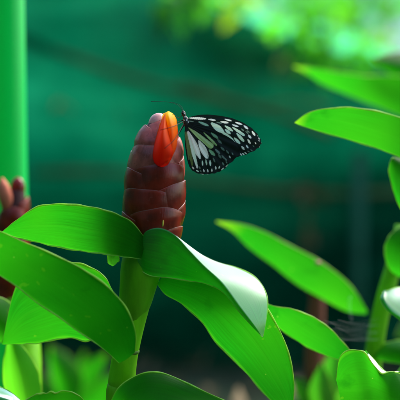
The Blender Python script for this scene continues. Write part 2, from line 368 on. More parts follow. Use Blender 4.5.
L5 = [((161, 277, 6), (159.5, 280.5, 2), (157, 284, 4)), ((185, 278, 14), (176, 287, 4), (165, 294, 4)), ((212, 281, 20), (199, 295, 6), (183, 305, 4)), ((240, 288, 24), (220, 307, 8), (200, 321, 5)),
      ((262, 302, 26), (240, 325, 9), (217, 344, 6)), ((277, 325, 26), (258, 347, 10), (238, 364, 7)), ((288, 350, 24), (272, 368, 10), (254, 382, 8)), ((293.5, 378, 20), (283, 388, 11), (270, 400, 9)),
      ((293.5, 400, 15), (290, 407, 12), (284, 411, 11)), ((292, 419, 13), (291, 419, 13), (290, 419, 13))]
leaf('leaf', flat(L5, -2, 4), G_MAIN, ginger, seed=5)
L6 = [((108, 408, -14), (112, 416, -18), (118, 425, -18)), ((118, 388, -14), (128, 408, -26), (135, 430, -24)), ((138, 375, -12), (145, 403, -28), (150, 436, -27)), ((161, 373, -10), (165, 405, -28), (170, 440, -28)),
      ((187, 383, -10), (190, 412, -27), (190, 442, -28)), ((215, 396, -10), (215, 420, -24), (212, 442, -26)), ((245, 411, -12), (242, 425, -20), (238, 440, -22)), ((272, 432, -15), (271, 433, -15), (270, 434, -15))]
leaf('leaf', L6, G_DEEP, ginger, seed=6)
L7 = [((92, 408, -6), (90, 416, -8), (86, 424, -6)), ((74, 392.5, -4), (72, 412, -12), (70, 432, -8)), ((54, 392.5, -2), (52, 412, -12), (50, 436, -10)), ((40, 394, -3), (37, 412, -13), (34, 434, -12)), ((27, 399, -4), (23, 410, -12), (20, 424, -12)), ((14, 412, -8), (13, 413, -9), (12, 415, -9))]
leaf('leaf', flat(L7, -2, 3), G_MAIN, ginger, seed=7, wav=0.6)
LS = [((24, 404, -16), (21, 408, -20), (18, 414, -19)), ((14, 393, -14), (8, 400, -22), (2, 410, -22)), ((2, 386, -10), (-6, 395, -22), (-14, 406, -23)), ((-14, 382, -10), (-22, 391, -20), (-28, 400, -20)), ((-36, 384, -12), (-37, 386, -13), (-38, 388, -13))]
leaf('leaf', LS, G_GLOSS, ginger, seed=9, wav=0.5, label='small leaf with a silvery sheen at the lower left')
# torn little curl below the upper left leaf
LC = [((107, 253, -2), (112, 255, -4), (119, 254, -3)), ((107.5, 258, 0), (112, 259, -5), (119, 259, -2)), ((109, 263, 2), (113, 264, -3), (118, 262, 0)), ((112, 266, 3), (113, 266, 2), (115, 265, 2))]
leaf('leaf', LC, G_LIME, ginger, nu=8, nv=16, rim=0.3, seed=8)

# ---------------- spike
SIL = np.array([(112, 157, 163), (116, 152, 167), (122, 146.5, 172), (130, 140.5, 177), (140, 135, 180.5), (152, 131, 183), (165, 127.5, 184.3), (180, 125, 185), (200, 123, 185), (215, 122.3, 184.5), (230, 122.5, 182), (245, 126, 178), (252, 130, 174)], float)
def spike_cr(y, sil=SIL):
    L = np.interp(y, sil[:, 0], sil[:, 1]); Rr = np.interp(y, sil[:, 0], sil[:, 2]); return (L+Rr)/2, (Rr-L)/2
SDZ = 4.0
def make_spike(parent, sil, dz, y0, y1, n, az0, step, young, mats, tipm=None, name='spike', wide=72, sink=5):
    def sp(y, a, off):   # point on the spike at picture height y and azimuth a (0 = facing the camera), off px outside it
        cx, r = spike_cr(y, sil); c = P(cx, y, dz)
        pp = FD+dz/1000; k = K*pp
        return c+(RT*math.sin(a)-np.array([0, 1, 0])*math.cos(a))*(r+off)*k
    m = MB(); ys = np.linspace(sil[0, 0]+3, sil[-1, 0], 30); V = []
    for y in ys: V += [sp(y, a, -2.6) for a in np.linspace(0, 2*math.pi, 24, endpoint=False)]
    F = [(i*24+j, i*24+(j+1) % 24, (i+1)*24+(j+1) % 24, (i+1)*24+j) for i in range(29) for j in range(24)]
    F.append(tuple(range(24))); F.append(tuple(range(29*24, 30*24)))
    m.add(V, F); spike = m.build(name, mats[3], parent)
    nx = 34; QS = list(np.linspace(0, 1, 18))+[1.04, 1.08, 1.12, 1.16, 1.2]; ny = len(QS)
    for i in range(n):
        f = i/(n-1); yt = y0+(y1-y0)*f**0.95; az = R(az0+step*i); rs = random.Random(i*13+int(y0))
        hgt = (40-16*f); hw = R(wide+rs.uniform(-4, 4)+(10*f))
        tip = rs.uniform(-0.12, 0.12)
        mb = MB(); V = []; U = []
        for a in np.linspace(-1, 1, nx):
            # rounded upper edge rising to a blunt point
            drop = 9.5*(1-0.45*f)*abs(a-tip)**1.9+0.9*math.sin(5*a+i)*(1-abs(a))
            for q in QS:            # q=0 base (hidden), q=1 free edge, beyond 1 the lip folds back inwards
                qq = min(q, 1.0); ov = max(0.0, q-1)/0.2
                y = min(yt+drop+hgt*(1-qq)-1.0*math.sin(ov*math.pi*.5)+2.2*max(0, ov-.5), sil[-1, 0]); y = max(y, sil[0, 0]+0.5)
                wd = hw*(0.85+0.15*qq)*(1-0.10*qq*qq)
                off = -2.4+2.9*qq+1.9*math.sin(math.pi*qq**1.3)*(1-a*a)-2.6*ov*ov-1.0*abs(a)**3
                V.append(sp(y, az+a*wd, off)); U.append(((a+1)/2, min(1, q)))
        F = [(j*ny+k, j*ny+k+1, (j+1)*ny+k+1, (j+1)*ny+k) for j in range(nx-1) for k in range(ny-1)]
        mb.add(V, F, 0, U)
        V = np.array(V).reshape(nx, ny, 3)
        mb.tube(V[:, 18], 0.12*MM*np.clip(1-abs(np.linspace(-1, 1, nx))**3, 0.3, 1), 6, 1)
        if young > f and abs(((az0+step*i+180) % 360)-180) < 40 and f < 0.28 and dz < 10:
            c = V[nx//2, 10]; d = V[nx//2, 17]-V[nx//2, 0]; d /= np.linalg.norm(d)
            mb.tube([c-d*1.9*MM, c-d*MM, c+d*MM, c+d*1.9*MM], [0.15*MM, 0.42*MM, 0.42*MM, 0.15*MM], 8, 2)
        b = mb.build('bract', [mats[0] if f < young else mats[1], mats[2], CALLUS], spike)
        if f >= young: b["label"] = "paler pink young bract near the tip"
    cx, r = spike_cr(sil[0, 0]+9, sil); kk = K*(FD+dz/1000); c = P(cx-0.5, sil[0, 0]+12.5, dz)
    q = MB(); q.ball(c, r*0.88*kk, 0, 20, 14, (1, 1, 11.5/(r*0.88))); b = q.build('bract', tipm or TIPM, spike)
    if not tipm: b["label"] = "closed pink bud of the tip"
    return spike
spike = make_spike(ginger, SIL, SDZ, 232, 114, 20, -38, 104, 0.62, (BRACT, BRACT_Y, BEDGE, CORE))

# ---------------- flower
fl = [((156, 167, -9), (161.5, 170, -9), (167, 166, -10)), ((153, 157, -15), (161, 158, -21), (172, 157, -17)), ((155, 144, -14), (162.5, 145, -24), (173, 146, -17)),
      ((159, 131, -12), (163, 131, -21.5), (170.5, 133, -15)), ((162.2, 120, -10), (164.6, 119.5, -16), (167, 121, -12)), ((165, 113.5, -9), (165.3, 113.5, -10), (165.6, 113.5, -10))]
flower = leaf('flower', fl, PET_RED, ginger, crease=0.15, nu=14, nv=40, rim=0.25, rimmat=PET_RED, seed=11, wav=0.25)
f2 = [((162, 164, -12), (167, 163, -17), (171, 160, -13)), ((163, 147, -10), (171, 147, -17.5), (176.5, 146, -11)), ((163, 131, -8), (171, 131, -17.5), (177.3, 131, -8)),
      ((162, 120, -6), (169, 119, -15.5), (175.6, 119.5, -6)), ((163.5, 114, -6), (168, 113, -11.5), (172.6, 114, -6)), ((168, 111.3, -6), (168.5, 111.2, -7), (169, 111.3, -6))]
leaf('petal', f2, PET_YEL, flower, crease=0.1, nu=14, nv=40, rim=0.25, rimmat=PET_YEL, seed=12, wav=0.2)
f3 = [((158, 163, -10), (163, 163, -8), (169, 162, -10)), ((156, 146, -8), (165, 146, -5), (175, 146, -8)), ((158, 130, -7), (166, 130, -4), (175.5, 130, -7)), ((162, 119, -6), (167, 118, -4), (172, 119, -6)), ((166, 113, -6), (167, 112.8, -6), (168, 113, -6))]
leaf('petal', f3, PET_YEL, flower, crease=0.1, nu=10, nv=30, rim=0.2, rimmat=PET_YEL, seed=13, wav=0.2)

# ================================================================== BUTTERFLY
bfly = empty('butterfly', P(186, 121, -1), 'black butterfly with pale green and white spotted wings perched on the orange flower', 'butterfly')
WZ = -1.0
WHITE, GWH, GRN, YEL, GREY, TEAL, OLV = (0.96, 0.98, 0.88), (0.76, 0.96, 0.76), (0.22, 0.46, 0.24), (0.46, 0.70, 0.26), (0.17, 0.26, 0.21), (0.28, 0.55, 0.42), (0.16, 0.24, 0.07)
def z2(x, y): return 175+x/8, 105+y/8
def z3(x, y): return 220+x/8, 110+y/8
def z4(x, y): return 180+x/8, 130+y/8
# (from, to, half width at start, middle, end, colour)
def E(zf, cx, cy, L, wd, ang, c):
    a = R(ang); dx, dy = math.cos(a)*L/2, math.sin(a)*L/2; h = wd/18.0
    h *= 0.96; return (zf(cx-dx, cy-dy), zf(cx+dx, cy+dy), h*0.45, h, h*0.55, c)
def S(zf, x0, y0, x1, y1, a, b, c, col): return (zf(x0, y0), zf(x1, y1), a/14.5, b/14.5, c/14.5, col)
FORE = [E(z3, 65, 80, 50, 15, 15, WHITE), E(z3, 35, 98, 56, 20, 8, WHITE), E(z3, 150, 107, 50, 17, 18, WHITE), E(z3, 122, 125, 46, 17, 18, WHITE), E(z3, 207, 138, 36, 20, 40, WHITE),
        E(z3, 180, 158, 26, 12, 40, GREY), S(z3, 103, 140, 190, 200, 8, 20, 16, GWH), E(z3, 70, 147, 66, 27, 35, GWH), E(z3, 62, 173, 46, 28, 40, GWH), E(z3, 268, 187, 36, 20, 55, WHITE),
        E(z3, 237, 212, 28, 21, 50, WHITE), S(z3, 135, 188, 188, 248, 8, 22, 14, GWH), E(z3, 136, 245, 58, 26, 45, GWH), E(z3, 232, 252, 36, 19, 60, WHITE), S(z3, 32, 192, 103, 264, 26, 44, 36, GWH),
        E(z3, 5, 160, 42, 24, 40, GWH), E(z3, 127, 303, 30, 30, 20, GWH), E(z3, 183, 303, 28, 20, 50, WHITE), E(z3, 217, 292, 26, 15, 55, WHITE),
        E(z3, 225, 172, 22, 12, 35, GREY), E(z3, 215, 180, 26, 10, 45, GREY), E(z3, 40, 303, 34, 20, 45, GREY), E(z3, 15, 328, 30, 20, 50, GREY), E(z3, 18, 255, 34, 20, 45, GREY), E(z3, 68, 335, 24, 14, 55, GREY),
        S(z2, 118, 104, 245, 110, 6, 17, 8, WHITE), E(z2, 295, 118, 52, 17, 8, WHITE), E(z2, 130, 131, 34, 11, 10, GREY), E(z2, 228, 150, 78, 22, 22, TEAL), S(z2, 298, 150, 378, 212, 20, 44, 26, GWH),
        E(z2, 390, 250, 34, 24, 45, GREY), E(z2, 352, 142, 40, 11, 15, GREY),
        E(z3, 312, 228, 14, 10, 60, WHITE), E(z3, 312, 245, 10, 8, 60, WHITE), E(z3, 284, 265, 14, 9, 60, WHITE), E(z3, 268, 290, 14, 9, 50, GREY), E(z3, 252, 322, 16, 9, 40, GREY), E(z3, 228, 332, 16, 10, 30, GREY), E(z3, 205, 345, 18, 11, 40, WHITE), E(z3, 186, 352, 18, 11, 40, WHITE), E(z3, 168, 356, 16, 11, 60, WHITE),
        E(z3, 300, 205, 14, 9, 60, GREY), E(z3, 335, 255, 16, 8, 100, WHITE), E(z3, 322, 292, 20, 7, 125, WHITE), E(z3, 295, 322, 26, 8, 145, WHITE), E(z3, 250, 345, 30, 8, 160, WHITE), E(z3, 200, 364, 22, 6, 165, GREY)]
HIND = [S(z2, 110, 183, 285, 325, 5, 34, 44, YEL), S(z2, 150, 205, 265, 300, 4, 18, 22, (0.45, 0.66, 0.30)), S(z2, 232, 222, 330, 320, 6, 16, 12, YEL), E(z2, 316, 245, 62, 26, 40, GRN), E(z2, 355, 290, 40, 22, 45, GREY),
        S(z4, 66, 12, 160, 225, 8, 46, 12, WHITE), S(z4, 150, 85, 214, 212, 8, 46, 30, WHITE), S(z4, 58, 15, 134, 282, 6, 26, 14, GWH), S(z4, 48, 15, 98, 278, 6, 20, 14, OLV), S(z4, 40, 20, 72, 235, 5, 11, 8, OLV),
        E(z4, 255, 180, 55, 30, 45, GRN), E(z4, 300, 172, 44, 22, 45, GREY), E(z4, 180, 265, 34, 14, 85, GWH), E(z4, 210, 258, 42, 15, 80, GWH), E(z4, 242, 264, 40, 18, 85, GWH), E(z4, 272, 240, 34, 15, 65, GREY), E(z4, 318, 210, 32, 20, 55, GREY),
        E(z4, 345, 216, 28, 16, 50, GREY), E(z4, 340, 150, 34, 20, 45, GREY), E(z4, 365, 235, 20, 16, 50, GREY), E(z4, 380, 175, 28, 16, 50, GREY), E(z4, 135, 288, 32, 16, 80, WHITE), E(z4, 156, 300, 20, 14, 60, GREY), E(z4, 225, 215, 22, 10, 70, GREY),
        E(z4, 104, 303, 20, 15, 50, WHITE), E(z4, 140, 328, 20, 12, 30, GWH), E(z4, 165, 328, 18, 12, 60, GREY), E(z4, 190, 325, 20, 13, 75, WHITE), E(z4, 222, 325, 20, 13, 80, WHITE), E(z4, 255, 322, 20, 13, 90, WHITE), E(z4, 286, 302, 22, 14, 85, WHITE), E(z4, 315, 298, 18, 14, 110, WHITE),
        E(z4, 345, 270, 22, 14, 60, GREY), E(z4, 372, 258, 14, 12, 60, GREY), E(z4, 398, 215, 18, 12, 60, WHITE), E(z4, 420, 190, 18, 12, 60, GREY), E(z4, 130, 350, 26, 7, 15, WHITE), E(z4, 175, 353, 28, 6, 5, WHITE), E(z4, 215, 356, 22, 7, 0, WHITE), E(z4, 247, 355, 22, 7, -5, WHITE), E(z4, 300, 344, 26, 7, -20, WHITE), E(z4, 340, 312, 26, 7, -40, WHITE), E(z4, 376, 285, 24, 7, -40, WHITE), E(z4, 85, 325, 20, 6, 50, GREY)]
def zz(x, y): return 175+x*95/400, 100+y*95/400
FOUT = [zz(*p) for p in [(46, 92), (60, 74), (80, 67), (110, 62), (150, 62), (200, 68), (250, 80), (300, 103), (335, 130), (356, 158), (363, 176), (358, 194), (338, 211), (302, 228), (262, 239), (220, 245), (170, 215), (110, 155), (60, 108)]]
HOUT = [zz(*p) for p in [(52, 98), (75, 98), (120, 112), (180, 135), (232, 160), (262, 190), (270, 215), (258, 243), (232, 266), (205, 291), (185, 302), (165, 309), (140, 312), (118, 313), (95, 309), (75, 298), (62, 283), (52, 255), (45, 215), (41, 170), (41, 125), (44, 105)]]
def wing(name, out, spots, basept, dz, bulge, parent, mat, nr=240, na=620, holes=0.0):
    o = np.array(out); o2 = catmull(np.vstack([o, o[:1]]), na)
    b = np.array(basept); t = np.linspace(0, 1, nr)**0.8
    XY = b+(o2[None]-b)*t[:, None, None]
    # scalloped margin
    rs = np.random.default_rng(5); sc = 1+0.006*np.sin(np.linspace(0, 130, na))
    XY = b+(XY-b)*(1+(sc-1)[None, :]*t[:, None]**3)[:, :, None]
    x, y = XY[..., 0], XY[..., 1]
    col = np.zeros(x.shape+(3,)); col[:] = (0.0055, 0.011, 0.009)
    for (p0, p1, a, m_, c_, c) in spots:
        p0, p1 = np.array(p0), np.array(p1); d = p1-p0; L2_ = (d@d)+1e-9
        s = np.clip(((x-p0[0])*d[0]+(y-p0[1])*d[1])/L2_, 0, 1)
        wdt = np.where(s < 0.6, a+(m_-a)*np.sin(s/0.6*math.pi/2), c_+(m_-c_)*np.cos((s-0.6)/0.4*math.pi/2))
        ds = np.hypot(x-(p0[0]+d[0]*s), y-(p0[1]+d[1]*s))
        wob = 0.10*np.sin(3.1*x+1.7*y)+0.08*np.sin(5.3*y-2.2*x)
        k = np.clip((wdt-ds+wob*np.minimum(1, wdt))/0.55+0.5, 0, 1)[..., None]; k = k*k*(3-2*k)
        col = col*(1-k)+np.array(c)*k
    # fine scale dust along the vein directions
    ang = np.arctan2(y-b[1], x-b[0]); col *= (0.96+0.08*rs.random(x.shape))[..., None]
    col *= (1-0.06*np.sin(ang*120))[..., None]
    rr = np.hypot(x-b[0], y-b[1])/80
    z = dz+bulge*np.sin(np.clip(rr, 0, 1)*math.pi)*1.0+0.25*np.sin(ang*40)*rr
    d_ = FD+z/1000
    V = CAM+FW*d_[..., None]+RT*((x-200)*K*d_)[..., None]+UP*((200-y)*K*d_)[..., None]
    F = [(i*na+j, i*na+j+1, (i+1)*na+j+1, (i+1)*na+j) for i in range(nr-1) for j in range(na-1)]
    ob = mesh(name, V.reshape(-1, 3), F, mat, parent)
    at = ob.data.color_attributes.new('pattern', 'FLOAT_COLOR', 'POINT')
    at.data.foreach_set('color', np.concatenate([col.reshape(-1, 3), np.ones((nr*na, 1))], 1).ravel())
    return ob
n = N('wing_scales'); at = n('VertexColor', layer_name='pattern')
pr = n('BsdfPrincipled', Roughness=0.55); n.set(pr, 'Base Color', at.outputs[0]); pr.inputs['Specular IOR Level'].default_value = 0.25
tr = n('BsdfTranslucent'); n.set(tr, 'Color', at.outputs[0]); WINGM = n.done(n.mixsh(0.28, pr.outputs[0], tr.outputs[0]))
wb = (186.2, 121.5)
wing('forewing', FOUT, FORE, wb, WZ-0.9, -0.8, bfly, WINGM)
wing('hindwing', HOUT, HIND, (186.0, 123.5), WZ-1.5, -1.0, bfly, WINGM)
inset = lambda O: [(wb[0]+(p[0]-wb[0])*0.975, wb[1]+(p[1]-wb[1])*0.97+0.3) for p in O]
wing('forewing', inset(FOUT), FORE, wb, WZ+0.9, 0.8, bfly, WINGM, 70, 160)
wing('hindwing', inset(HOUT), HIND, (186.0, 123.5), WZ+1.5, 1.0, bfly, WINGM, 70, 160)
# body with white dots
n = N('butterfly_body'); tc = n('TexCoord'); vo = n('TexVoronoi', Scale=620.0); n.set(vo, 'Vector', tc.outputs['Object'])
cc = n.mix(n.ramp(vo.outputs['Distance'], [(0.22, (1, 1, 1)), (0.30, (0, 0, 0))]), (0.008, 0.010, 0.009), (0.55, 0.62, 0.56))
pr = n('BsdfPrincipled', Roughness=0.6); n.set(pr, 'Base Color', cc); BODYM = n.done(pr.outputs[0])
BLACK = simple('insect_black', (0.004, 0.004, 0.004), 0.6, 0.12, 0.2, 900)
m = MB()
m.tube([P(182.6, 110.6, -1), P(182.9, 111.6, -1), P(183.4, 113.2, -1), P(184.2, 115.3, -1), P(184.7, 116.4, -1), P(185.4, 118.6, -1), P(186.3, 122.0, -1), P(187, 125.6, -1), P(187.5, 128, -1), P(188.3, 134, -1), P(189.4, 144, -1), P(190.4, 154, -1), P(191, 160, -1)],
       np.array([0.5, 1.5, 2.1, 1.9, 1.6, 2.6, 3.3, 2.8, 1.7, 1.9, 1.8, 1.4, 0.4])*PX, 18, steps=70)
m.build('body', BODYM, bfly)
for s in (-1, 1):
    e = MB(); e.ball(P(182.6, 113.2, -1+s*0.95), 1.25*PX); e.build('eye', BLACK, bfly)
def antenna(pp, dz0, dz1):
    k = len(pp); a = MB()
    a.tube([P(x, y, dz0+(dz1-dz0)*i/(k-1)) for i, (x, y) in enumerate(pp)], np.array([0.24]+[0.14]*(k-3)+[0.20, 0.30])*PX, 8, steps=40)
    a.build('antenna', BLACK, bfly)
antenna([(182.6, 111.2), (180.6, 107.6), (177, 104.7), (171, 102.6), (163, 101.6), (156, 101.4), (151, 101.6)], -1.6, -5)
antenna([(183.2, 111.0), (182.6, 108.2), (180.8, 105.8), (178, 103.9), (174.4, 102.8), (171, 102.9)], -0.4, 12)
def leg(pp):
    a = MB(); a.tube([P(*p) for p in pp], np.array([0.48, 0.42, 0.33, 0.26, 0.22][:len(pp)])*PX, 8, steps=28); a.build('leg', BLACK, bfly)
leg([(184.3, 121, -2), (179.5, 123.5, -8), (174, 126.2, -18.5), (167, 128.3, -22.6), (160, 130.2, -21.0)])
leg([(184.6, 123, -2), (181.5, 127.5, -7), (178, 134, -14.5), (173, 141.2, -20.5), (164.5, 148.5, -25.2)])
leg([(184.2, 120, 0), (180.5, 121, -3), (177, 122.5, -6), (174.3, 123.5, -7.5)])
leg([(184.8, 124, 0), (182, 128.5, -2), (179.5, 133, -4), (177.2, 137, -7)])
a = MB(); a.tube([P(182.8, 114.8, -1), P(179.6, 117.2, -4), P(176.6, 117.0, -7), P(174, 114.5, -8), P(171.5, 114.8, -9)], np.array([.3, .26, .24, .22, .2])*PX, 6, steps=20); a.build('proboscis', BLACK, bfly)

# ================================================================== LEFT NEIGHBOUR + POLE
def plant(name, loc_px, label, cat='ginger plant', group='ginger plants'):
    p = P(*loc_px); return empty(name, (p[0], p[1], 0), label, cat, group)
def stem(parent, pts, rad, mat=STEM, steps=40, name='stem'):
    g = root_loc(parent); W_ = [P(*p) for p in pts]; k = [K*(FD+p[2]/1000) for p in pts]
    r_ = [r*q for r, q in zip(rad, k)]
    W_.append(np.array([W_[-1][0]*0.5+g[0]*0.5, W_[-1][1]*.5+g[1]*.5, W_[-1][2]/2])); r_.append(r_[-1]); W_.append(np.array([g[0], g[1], -0.01])); r_.append(r_[-1]*1.1)
    m = MB(); m.tube(W_, r_, 20, steps=steps); return m.build(name, mat, parent)
nb = plant('ginger_plant', (27, 420, 75), 'neighbouring ginger plant with a blurred brownish red spike at the left edge of the photo')
stem(nb, [(12, 300, 130), (20, 325, 115), (26, 350, 100), (27, 420, 90)], [13, 14, 15, 15])
SIL2 = np.array([(176, 16, 23), (182, 12, 26.5), (195, 4, 28), (215, -2, 28.5), (240, -6, 28.5), (270, -8, 28), (300, -4, 27), (318, 2, 25)], float)
make_spike(nb, SIL2, 130, 296, 190, 13, 40, 104, 0.55, (BRACT, BRACT, BEDGE, CORE), BRACT)
m = MB(); m.tube([P(9, 212, 128), P(6, 199, 124), P(3.5, 187, 123), P(2, 178, 124)], np.array([6, 8.5, 7, 1.5])*PX, 14, steps=20); m.build('flower', simple('faded_flower', (0.50, 0.13, 0.07), 0.6, 0.2, 0.3, 60), nb)
blade((30, 425), (10, 334), 36, G_LIME, nb, (70, 60), 2, 0, 6, seed=22)
blade((24, 345), (-46, 300), 40, G_BACK, nb, (75, 40), 8, 0, 8, seed=21)
pole = empty('green_pole', (P(11, 200, 180)[0], P(11, 200, 180)[1], 0), 'smooth bright green upright pole blurred behind the left ginger spike', 'pole')
m = MB(); k = K*(FD+0.18)
pw = P(10.5, 200, 180); pt = np.array([pw[0], pw[1], 0])
m.tube([pt+np.array([0, 0, z]) for z in (-0.02, 0.2, 0.5, 0.9, 1.15)], [17*k]*5, 40); m.build('pipe', POLE, pole)
m = MB(); m.tube([pt+np.array([0, 0, z]) for z in (1.13, 1.16)], [18.5*k, 18.5*k], 40); m.build('cap', POLE, pole)
low = plant('leafy_plant', (70, 420, 500), 'low leafy green plant blurred in the gap between the left stem and the main stem', 'plant', 'low green plants')
for i, (b, t, wd, z) in enumerate([((72, 410), (50, 345), 30, 300), ((76, 410), (108, 352), 26, 330), ((74, 415), (120, 372), 30, 300), ((70, 415), (36, 372), 30, 320), ((74, 418), (84, 350), 24, 380), ((84, 430), (140, 395), 26, 340)]):
    blade(b, t, wd, G_BACK, low, (z+170, z+150), 6*(-1)**i, 0, 14, seed=30+i)
stem(low, [(73, 400, 500), (72, 420, 500)], [4, 4])

# ================================================================== RIGHT-HAND PLANTS
rb = plant('ginger_plant', (372, 420, 130), 'blurred ginger plant behind the cobweb with a long leaf sloping down to its leaning stem')
stem(rb, [(400, 225, 135), (394, 262, 132), (384, 300, 130), (375, 345, 130), (369, 420, 130)], [5, 7.5, 8.5, 9, 10])
R1 = [((367, 311, 130), (367, 312, 128), (366, 314, 130)), ((357, 294, 135), (352, 304, 125), (346, 311, 118)), ((340, 276, 140), (332, 290, 125), (322, 299, 115)), ((318, 260, 142), (308, 274, 126), (297, 284, 115)),
      ((292, 246, 140), (282, 257, 125), (272, 264, 116)), ((266, 233, 135), (258, 241, 123), (250, 248, 117)), ((240, 224, 128), (236, 228, 122), (233, 232, 119)), ((217, 221, 120), (216.5, 221.5, 120), (216, 222, 120))]
leaf('leaf', flat(add_dz(R1, 55), -4, 7), G_BACK, rb, nu=14, nv=50, rim=0.4, seed=41)
m = MB(); c = P(318, 263, 168); m.ball(c, 3.9*PX, sc=(1, 1, .8)); m.build('gall', simple('pink_gall', (0.5, 0.2, 0.13), 0.5), rb)
R4 = [((398, 276, 128), (400, 277, 125), (403, 276, 128)), ((390, 270, 126), (404, 272, 112), (418, 270, 120)), ((385, 256, 126), (403, 256, 108), (424, 256, 120)), ((386, 242, 126), (405, 240, 108), (426, 240, 120)), ((394, 231, 126), (408, 228, 112), (422, 230, 120)), ((408, 222, 124), (410, 221, 122), (412, 222, 122))]
leaf('leaf', flat(R4, 0, 6), G_BACK, rb, nu=12, nv=36, rim=0.35, seed=42)
R9 = [((371, 352, 128), (370, 355, 126), (369, 358, 126)), ((385, 343, 128), (388, 352, 118), (389, 362, 118)), ((405, 340, 128), (408, 351, 112), (408, 364, 112)), ((430, 344, 126), (430, 352, 114), (430, 362, 112)), ((455, 354, 120), (456, 355, 120), (456, 356, 120))]
leaf('leaf', R9, G_BACK, rb, nu=10, nv=30, rim=0.35, seed=43)

rc = plant('ginger_plant', (392, 440, 22), 'ginger plant at the lower right corner with a wavy edged cupped leaf')
stem(rc, [(386, 385, 40), (391, 410, 34), (393, 440, 26)], [7, 9, 10])
R3 = [((336, 380, 4), (339, 392, -2), (344, 420, 0)), ((339, 360, 6), (350, 390, -6), (354, 428, 0)), ((350, 350.5, 10), (360, 390, -8), (365, 432, 0)), ((363, 351, 13), (371, 390, -8), (377, 434, 0)), ((373, 364, 4), (383, 394, -9), (389, 434, 0)),
      ((383, 374, -4), (395, 399, -8), (404, 434, 0)), ((395, 372, 4), (408, 400, -4), (418, 432, 2)), ((403, 376, 14), (422, 404, 4), (430, 430, 6)), ((438, 412, 14), (440, 416, 10), (440, 420, 10))]
leaf('leaf', flat(R3, -3, 4), G_MAIN, rc, nu=20, nv=70, rim=0.45, seed=44, wav=1.0)
RW = [((364, 352, 14), (365, 351, 13.5), (366, 350.5, 13)), ((370, 361, 9), (372, 360.4, 10), (374, 359.6, 12)), ((378, 371, 1), (380, 369.8, 3), (382, 368.6, 5)), ((386, 375, -3), (388, 373.8, -1), (389.5, 372.6, 1)), ((394, 373, 3), (395, 372.2, 4), (396, 371.4, 6)), ((399, 372, 9), (399.5, 371.5, 9.5), (400, 371, 10))]
leaf('leaf', RW, G_GLOSS, rc, nu=8, nv=40, rim=0.3, seed=45, wav=0.1, label='curled back pale shining edge of the cupped leaf')
R2 = [((356, 359, 45), (356, 360, 44), (355, 361, 44)), ((346, 345, 48), (342, 352, 40), (338, 359.5, 38)), ((330, 329, 50), (322, 340, 40), (316, 351, 36)), ((312, 317, 50), (303, 328, 40), (296, 341, 36)), ((292, 309, 49), (285, 317, 41), (279, 327, 38)), ((276, 306.5, 46), (271, 310, 42), (268, 315, 40)), ((262, 302, 42), (261.5, 302.5, 42), (261, 303, 42))]
leaf('leaf', flat(R2, -3, 5), G_MAIN, rc, nu=14, nv=50, rim=0.38, seed=46)
R5 = [((418, 332, 52), (420, 331, 50), (421, 329, 50)), ((402, 322, 50), (407, 318, 46), (416, 302, 78)), ((388, 312, 46), (394, 308, 42), (410, 290, 80)), ((382, 301, 46), (387, 298, 44), (400, 287, 74)), ((382, 293, 48), (385, 291.5, 49), (388, 290, 52)), ((384, 290, 50), (384.5, 289.8, 50), (385, 289.6, 50))]
leaf('leaf', R5, G_GLOSS, rc, nu=12, nv=36, rim=0.3, seed=47, label='small pale leaf shining silvery white')
m = MB(); m.tube([P(386, 388, 40), P(376, 372, 44), P(364, 364, 45), P(354, 359, 45)], np.array([4, 3, 2.4, 1.5])*PX, 10, steps=20); m.build('leaf_stalk', STEM, rc)
m = MB(); m.tube([P(386, 390, 40), P(404, 366, 48), P(416, 345, 51), P(420, 330, 51)], np.array([4, 3, 2.4, 1.5])*PX, 10, steps=20); m.build('leaf_stalk', STEM, rc)

ra = plant('ginger_plant', (445, 420, 70), 'tall ginger plant at the right edge reaching in with a yellow tipped broad leaf')
stem(ra, [(440, 60, 70), (441, 150, 70), (443, 300, 70), (445, 420, 70)], [8, 9, 10, 11])
R7 = [((441, 146, 68), (441, 150, 66), (441, 154, 66)), ((425, 126, 62), (423, 147, 52), (420, 164, 54)), ((400, 117.5, 60), (398, 138, 46), (393, 154.5, 48)), ((375, 111, 56), (371, 129, 43), (367, 145, 45)), ((350, 108, 52), (345, 122, 41), (340, 137, 42)), ((326, 108.5, 48), (321, 118, 41), (316, 130, 41)), ((307, 113.5, 45), (303, 119, 42), (301, 125.5, 42)), ((295, 122, 44), (294.7, 122.3, 44), (294.5, 122.8, 44))]
leaf('leaf', flat(R7, -4, 5), G_BACK, ra, nu=16, nv=56, rim=0.4, seed=48)
R6 = [((408, 160, 70), (410, 158, 70), (412, 160, 70)), ((393, 158, 72), (402, 166, 60), (412, 170, 64)), ((389, 168, 74), (399, 180, 60), (411, 186, 64)), ((391, 184, 74), (399, 195, 62), (410, 202, 66)), ((397, 200, 72), (402, 206, 66), (408, 210, 68)), ((404, 216, 70), (405, 217, 70), (406, 218, 70))]
leaf('leaf', flat(R6, 0, 5), G_BACK, ra, nu=12, nv=36, rim=0.35, seed=49)
rd = plant('ginger_plant', (440, 420, 300), 'far blurred ginger plant whose broad leaf shows above the broad yellow tipped one')
stem(rd, [(436, 60, 300), (438, 200, 300), (440, 420, 300)], [6, 8, 9])
R8 = [((436, 96, 300), (436, 100, 296), (436, 104, 296)), ((415, 78, 300), (412, 98, 280), (408, 117, 284)), ((388, 76, 300), (382, 92, 276), (376, 106, 280)), ((360, 75, 296), (352, 86, 272), (346, 94, 276)), ((332, 71, 290), (326, 77, 272), (322, 84, 274)), ((310, 67.5, 282), (308, 70, 276), (307, 74, 276)), ((294, 66, 276), (293.5, 66.3, 276), (293, 66.6, 276))]
leaf('leaf', flat(R8, -5, 8), G_BACK, rd, nu=12, nv=40, rim=0.4, seed=50)
blade((437, 70), (372, 52), 26, G_BACK, rd, (300, 280), -4, 6, 10, seed=51)
blade((440, 320), (395, 330), 26, G_BACK, rd, (300, 260), 4, 6, 10, seed=52)

